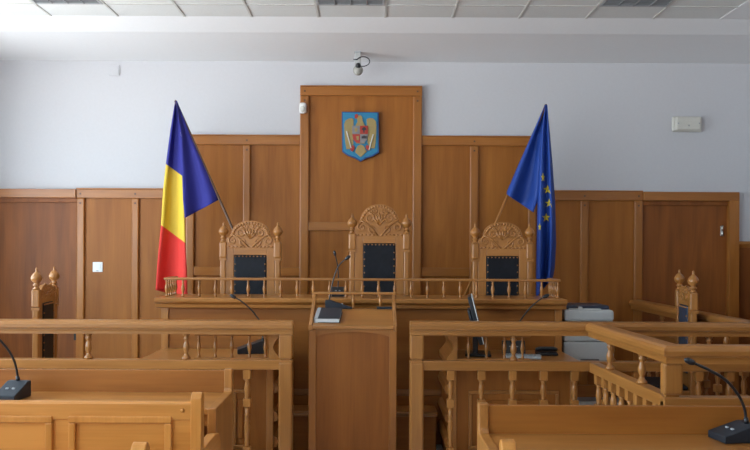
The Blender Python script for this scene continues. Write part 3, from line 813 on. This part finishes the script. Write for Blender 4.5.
# ------------------------------------------------------------------ clerks' desks
ZD = .743
YD0, YD1 = 5.52, 6.185
def clerk_desk(label, x0, x1, gx0, gx1, fx0, fx1, inner):
    """inner: +1 when the gallery end looks to the left (desk right of the lectern), -1 otherwise"""
    t = thing('clerk_desk', label, 'desk', ((x0 + x1) / 2, 5.8, 0))
    q = MB(); q.prism([(YD1 - .003, ZD - .04), (YD0 + .04, ZD - .04), (YD0 + .02, ZD - .025), (YD0, ZD - .018), (YD0, ZD - .004), (YD0 + .004, ZD), (YD1, ZD)], 'x', x0, x1, 0)
    q.build('desk_top', M['oak_x'], t)
    f = YD0 + .05
    bx(x0 + .03, x1 - .03, f, f + .022, .02, ZD - .04, .001).build('front_panel', M['veneer_z'], t)
    for a in (x0 + .02, x1 - .07): bx(a, a + .05, f - .012, f + .03, 0, ZD - .04, .004).build('stile', M['oak_z'], t)
    for a in (x0 + .02, x1 - .045): bx(a, a + .025, f + .03, YD1, 0, ZD - .04, .003).build('side_panel', M['veneer_y'], t)
    frame_mould(MB(), fx0, fx1, .12, .535, f, .024, .014).build('panel_moulding', M['oak_z'], t)
    bx(fx0 + .07, fx1 - .07, f - .012, f + .002, .19, .465, .006).build('raised_panel', M['veneer_z'], t)
    # gallery on the desk top
    g0, g1 = min(gx0, gx1), max(gx0, gx1); gz = ZD + .19
    bx(g0, g1, YD0 + .015, YD0 + .075, ZD, ZD + .016, .004).build('gallery_base', M['oak_x'], t)
    bx(g0, g1, YD0 + .02, YD0 + .07, gz - .02, gz, .006).build('gallery_rail', M['oak_x'], t)
    e = gx0
    o_ = -1 if inner > 0 else 1
    prof = [(e - o_ * .03, ZD), (e + o_ * .05, ZD), (e + o_ * .05, ZD + .012), (e + o_ * .035, ZD + .03), (e + o_ * .008, ZD + .065), (e, ZD + .08), (e, ZD + .10), (e + o_ * .012, ZD + .13), (e + o_ * .035, gz - .03), (e + o_ * .045, gz), (e - o_ * .03, gz)]
    MB().prism(prof, 'y', YD0 + .012, YD1 - .12, 0).build('gallery_end', M['oak_y'], t)
    for zz in (.12, .30, .50):
        xx = x0 if inner > 0 else x1
        q = MB(); q.prism([(xx + .03 * -o_, zz), (xx + .004 * o_, zz + .01), (xx + .012 * o_, zz + .04), (xx + .0 * o_, zz + .07), (xx + .03 * -o_, zz + .09)], 'y', YD0 + .06, YD1 - .02, 0)
        q.build('side_moulding', M['oak_y'], t)
    m = spindle_mesh(gz - .02 - ZD - .016, .0125)
    return t, m
t, m = clerk_desk('oak clerk desk with a small spindle gallery, left of the lectern', -1.615, -.655, -.675, -1.23, -.96, -.855, -1)
for px in (199.5, 216, 232.5, 250, 266): link('spindle', m, t, at(t, PX(px, YD0 + .045), YD0 + .045, ZD + .016))
t, m = clerk_desk('oak clerk desk with a monitor and a small spindle gallery, right of the lectern', .545, 1.485, .585, 1.13, .70, 1.335, 1)
for px in (469, 487, 505, 523): link('spindle', m, t, at(t, PX(px, YD0 + .045), YD0 + .045, ZD + .016))

# things on the clerks' desks
x = PX(252, 5.93)
microphone('black gooseneck microphone on the left clerk desk, head leaning left', x, 5.93, ZD, [(PX(263, 5.93), 5.93, ZD + .088), N3(262.5, 327, 5.97), N3(258.5, 319, 5.96), N3(250, 308.5, 5.94), N3(241, 301, 5.93), N3(235, 297.5, 5.93)], .15, .21, .035, .095, math.radians(-80), .014, 'black', .0055)
x = PX(514, 5.9)
microphone('black gooseneck microphone on the right clerk desk, head leaning right', x, 5.9, ZD, [(PX(512, 5.92), 5.93, ZD + .095), N3(513, 332, 5.92), N3(520, 321, 5.92), N3(530, 308, 5.91), N3(540, 299.5, 5.9), N3(544, 297.2, 5.9)], .17, .13, .03, .10, math.radians(-8), .014, 'black', .0055)

# monitor seen edge-on
mx, my = PX(477.5, 5.88), 5.86
t = thing('computer_monitor', 'flat computer monitor seen edge-on, standing on the right clerk desk', 'monitor', (mx, my, ZD))
t.rotation_euler = (0, 0, math.radians(-7))
tilt = Matrix.Translation((0, 0, .09)) @ Matrix.Rotation(math.radians(14), 4, 'Y').inverted() @ Matrix.Identity(4)
tilt = Matrix.Translation((.03, 0, .10)) @ Matrix.Rotation(math.radians(-14), 4, 'Y')
q = MB(); q.box(-.020, .010, -.19, .19, 0, .355, .006); q.box(-.045, -.018, -.13, .13, .06, .26, .012); q.rot(tilt); scr = q.build('screen_housing', M['black'], t, False)
q = MB(); q.box(.010, .016, -.19, .19, 0, .355, .002); q.rot(tilt); q.build('bezel', M['white'], scr, False)
q = MB(); q.box(.016, .018, -.175, .175, .02, .335, 0); q.rot(tilt); q.build('screen', M['navy_black'], scr, False)
q = MB(); q.box(-.035, .005, -.04, .04, .015, .20, .008); q.build('stand_neck', M['black'], t, False)
q = MB(); q.box(-.09, .10, -.11, .11, .001, .022, .008); q.build('stand_base', M['black'], t, False)
x = PX(523, 5.74)
t = thing('keyboard', 'pale keyboard lying on the right clerk desk in front of the microphone', 'keyboard', (x, 5.72, ZD)); t.rotation_euler = (0, 0, math.radians(-14))
lb(-.13, .13, -.055, .055, .001, .020, .004).build('case', M['pale_grey'], t, False)
q = MB()
for r in range(4):
    for c in range(14): q.box(-.124 + c * .0178, -.124 + c * .0178 + .0145, -.047 + r * .024, -.047 + r * .024 + .019, .019, .026, .001)
q.build('keys', M['grey'], t, False)
x = PX(547, 5.9)
t = thing('desk_telephone', 'low black telephone at the right end of the right clerk desk', 'telephone', (x, 5.9, ZD))
q = MB(); q.prism([(-.06, .001), (.06, .001), (.06, .032), (-.06, .018)], 'x', -.075, .075, .005); q.build('base', M['black'], t, False)
q = MB(); q.tube([(-.08, 0, .040), (-.055, 0, .046), (.055, 0, .046), (.08, 0, .040)], [.012, .016, .016, .012], 10); q.build('handset', M['black'], t, False)

# printer on its stand
px0, px1, py0, py1 = 1.537, 1.937, 6.25, 6.65
zp0, zp1 = .60, 1.065
t = thing('printer_stand', 'low dark stand under the white printer', 'stand', ((px0 + px1) / 2, 6.2, 0))
bx(px0 + .02, px1 + .02, py0 - .0, py1 + .03, zp0 - .03, zp0, .003).build('shelf_top', M['dark_wood'], t)
for a in (px0 + .02, px1 - .02):
    for b in (py0 + .0, py1 - .01): bx(a, a + .04, b, b + .04, 0, zp0 - .03, .003).build('leg', M['dark_wood'], t)
t = thing('printer', 'large pale grey printer with a dark lid beyond the right end of the bench', 'printer', ((px0 + px1) / 2, 6.2, zp0))
bx(px0, px1, py0, py1, zp0 + .001, zp0 + .20, .012).build('paper_drawer', M['pale_grey'], t)
bx(px0, px1, py0, py1, zp0 + .204, zp1 - .10, .012).build('body', M['pale_grey'], t)
bx(px0 + .0, px1 - .005, py0 - .012, py1, zp1 - .10, zp1 - .012, .02).build('front_cover', M['pale_grey'], t)
q = MB(); q.box(px0 + .005, px1 - .02, py0 + .06, py1, zp1 - .03, zp1 + .02, .015); q.build('lid', M['lid'], t)
q = MB(); q.box(px0 + .12, px0 + .15, py0 + .01, py0 + .04, zp1 - .014, zp1 + .012, .003); q.box(px0 + .05, px0 + .30, py0 + .015, py0 + .06, zp1 - .014, zp1 - .002, .003); q.build('top_latch', M['pale_grey'], t)
q = MB(); q.box(px0 + .13, px0 + .28, py0 - .012, py0 + .002, zp0 + .03, zp0 + .065, .006); q.build('drawer_pull', M['navy_black'], t)

# ------------------------------------------------------------------ counsel desks and pews
def counsel_desk(label, xa, xb, endx, yl, yfront, sgn):
    """ledge board at yl (far side), top reaching to yfront; sgn tells on which end the visible end panel is (endx)"""
    t = thing('counsel_desk', label, 'desk', ((xa + xb) / 2, (yl + yfront) / 2, 0))
    bx(xa, xb, yfront, yl + .002, ZD - .03, ZD, .004).build('desk_top', M['oak_x'], t)
    bx(xa, xb, yl, yl + .025, .05, .862, .004).build('ledge_board', M['veneer_x'], t)
    bx(xa, xb, yfront + .03, yfront + .05, ZD - .09, ZD - .03, .003).build('apron', M['oak_x'], t)
    w = .044
    for e in (endx, xb if sgn < 0 else xa - 0):
        pass
    ends = [endx] if sgn else []
    other = xb if abs(endx - xa) < abs(endx - xb) else xa
    for e in (endx, other):
        x0, x1 = (e - w / 2, e + w / 2)
        prof = [(yl - .012, .872), (yl + .03, .872), (yl + .03, 0), (yfront - .01, 0), (yfront - .01, ZD + .004), (yl - .03, ZD + .006), (yl - .014, ZD + .022)]
        MB().prism(prof, 'x', x0, x1, .006).build('end_panel', M['oak_z'], t)
    return t
counsel_desk('oak desk with a raised ledge at the lower left, microphone on top', -3.2, -.785, -.765, 4.29, 3.85, 1)
counsel_desk('oak desk with a raised ledge at the lower right, microphone on top', .50, 3.3, .484, 3.355, 2.92, -1)
def pew(label, xa, xb, endx, y, frames=None, dep=.42):
    """bench whose back board faces the camera at y; people would sit on its far side"""
    t = thing('pew', label, 'pew', ((xa + xb) / 2, y + .2, 0))
    zt = .868
    bx(xa, xb, y - .018, y + .022, .30, zt, .006).build('back_board', M['pew_x'], t)
    bx(xa, xb, y - .026, y - .016, zt - .075, zt - .004, .004).build('top_rail', M['pew_x'], t)
    bx(xa, xb, y + .02, y + dep - .02, .41, .445, .006).build('seat', M['pew_x'], t)
    for e in (endx, xa if abs(endx - xb) < abs(endx - xa) else xb):
        q = MB()
        q.prism([(y - .03, 0), (y + .03, 0), (y + .03, .885), (y + .02, .902), (y, .910), (y - .02, .902), (y - .03, .885)], 'x', e - .023, e + .023, .004)
        q.build('end_post', M['pew_z'], t)
        q = MB(); q.prism([(y + .03, 0), (y + dep, 0), (y + dep, .60), (y + dep - .04, .645), (y + dep - .12, .66), (y + .03, .66)], 'x', e - .022, e + .022, .005)
        q.build('end_panel', M['pew_y'], t)
    for (a, b) in (frames or []):
        frame_mould(MB(), a, b, .36, .81, y - .018, .030, .016).build('panel_moulding', M['pew_z'], t)
    q = MB()
    for (a, b) in (frames or [])[:1]:
        q.tube([(b + .045, y - .030, .835), (b + .045, y - .015, .835)], .009, 10); q.tube([(b + .045, y - .032, .835), (b + .045, y - .030, .835)], [.004, .009], 10)
    if frames: q.build('dowel_peg', M['pew_y'], t)
    return t
yp = 3.38
fx = lambda p: PX(p, yp - .02)
pew('oak pew with a framed panel back, just in front of the left microphone desk', -3.1, -.735, -.735, yp,
    [(fx(70), fx(173)), (fx(-48), fx(54)), (fx(-166), fx(-64)), (fx(-284), fx(-182))])
pew('oak pew nearest the camera at the left, only its rounded end post showing', -2.6, -.724, -.724, 2.50)
pew('oak pew nearest the camera at the right, only its rounded end post showing', .449, 2.6, .449, 2.56, None, .33)

# microphones in the foreground
x = PX(15, 4.1); y = 4.08
microphone('dark gooseneck microphone on the lower left desk', x, y, ZD, [(PX(17, 4.12), 4.14, ZD + .082), N3(16.5, 369, 4.13), N3(13, 358, 4.11), N3(6, 347, 4.09), N3(-6, 334, 4.06)], .115, .16, .030, .085, math.radians(-6), .014, 'navy_black', .006)
x = PX(735, 3.26); y = 3.258
t = microphone('dark gooseneck microphone on the lower right desk', x, y, ZD, [(PX(747.5, 3.26), 3.26, ZD + .068), N3(744, 407, 3.26), N3(737, 393, 3.25), N3(725, 379.5, 3.23), N3(708, 369.5, 3.21), N3(693, 362.8, 3.2)], .125, .16, .03, .07, math.radians(-82), .013, 'navy_black', .006)

GROUPS = {'carved_chair': 'carved high-backed chairs', 'desk_microphone': 'gooseneck microphones', 'pew': 'pews', 'counsel_desk': 'desks with a raised ledge',
          'clerk_desk': 'clerk desks below the judges bench', 'barrier_railing': 'balustrade railings', 'dock_railing': 'balustrade railings', 'side_railing': 'balustrade railings'}
for o in SC.objects:
    k = o.name.split('.')[0]
    if o.parent is None and k in GROUPS: o['group'] = GROUPS[k]
# ================================================================== daylight, camera
w = bpy.data.worlds.new('daylight'); SC.world = w; w.use_nodes = True
nt = w.node_tree; bg = nt.nodes['Background']
tc = nt.nodes.new('ShaderNodeTexCoord'); sx = nt.nodes.new('ShaderNodeSeparateXYZ'); rp = nt.nodes.new('ShaderNodeValToRGB')
mr = nt.nodes.new('ShaderNodeMapRange'); mr.inputs[1].default_value = -1; mr.inputs[2].default_value = 1
nt.links.new(tc.outputs['Generated'], sx.inputs[0]); nt.links.new(sx.outputs['Z'], mr.inputs[0]); nt.links.new(mr.outputs[0], rp.inputs[0])
rp.color_ramp.elements[0].position = .42; rp.color_ramp.elements[0].color = (1.15, 1.21, 1.25, 1)      # made-up bright ground, added to throw more light on the ceiling
rp.color_ramp.elements[1].position = .52; rp.color_ramp.elements[1].color = (0.60, 0.80, 0.95, 1)     # overcast sky
nt.links.new(rp.outputs[0], bg.inputs[0]); bg.inputs[1].default_value = 11.6
cd = bpy.data.cameras.new('camera'); cam = bpy.data.objects.new('camera', cd); COL.objects.link(cam)
cam.location = (0, 0, CZ)
cam.rotation_euler = (Matrix.Rotation(PI / 2, 4, 'X') @ Matrix.Rotation(ROLL, 4, 'Z')).to_euler()
cd.sensor_width = 36; cd.lens = F / 750 * 36; cd.shift_x = 5 / 750; cd.shift_y = 25 / 750
cd.clip_start = .05
SC.camera = cam
vs = SC.view_settings
vs.view_transform = 'Standard'; vs.look = 'None'; vs.gamma = 1.0; vs.use_curve_mapping = False; vs.exposure = 0.0
SC.cycles.max_bounces = 12; SC.cycles.diffuse_bounces = 8
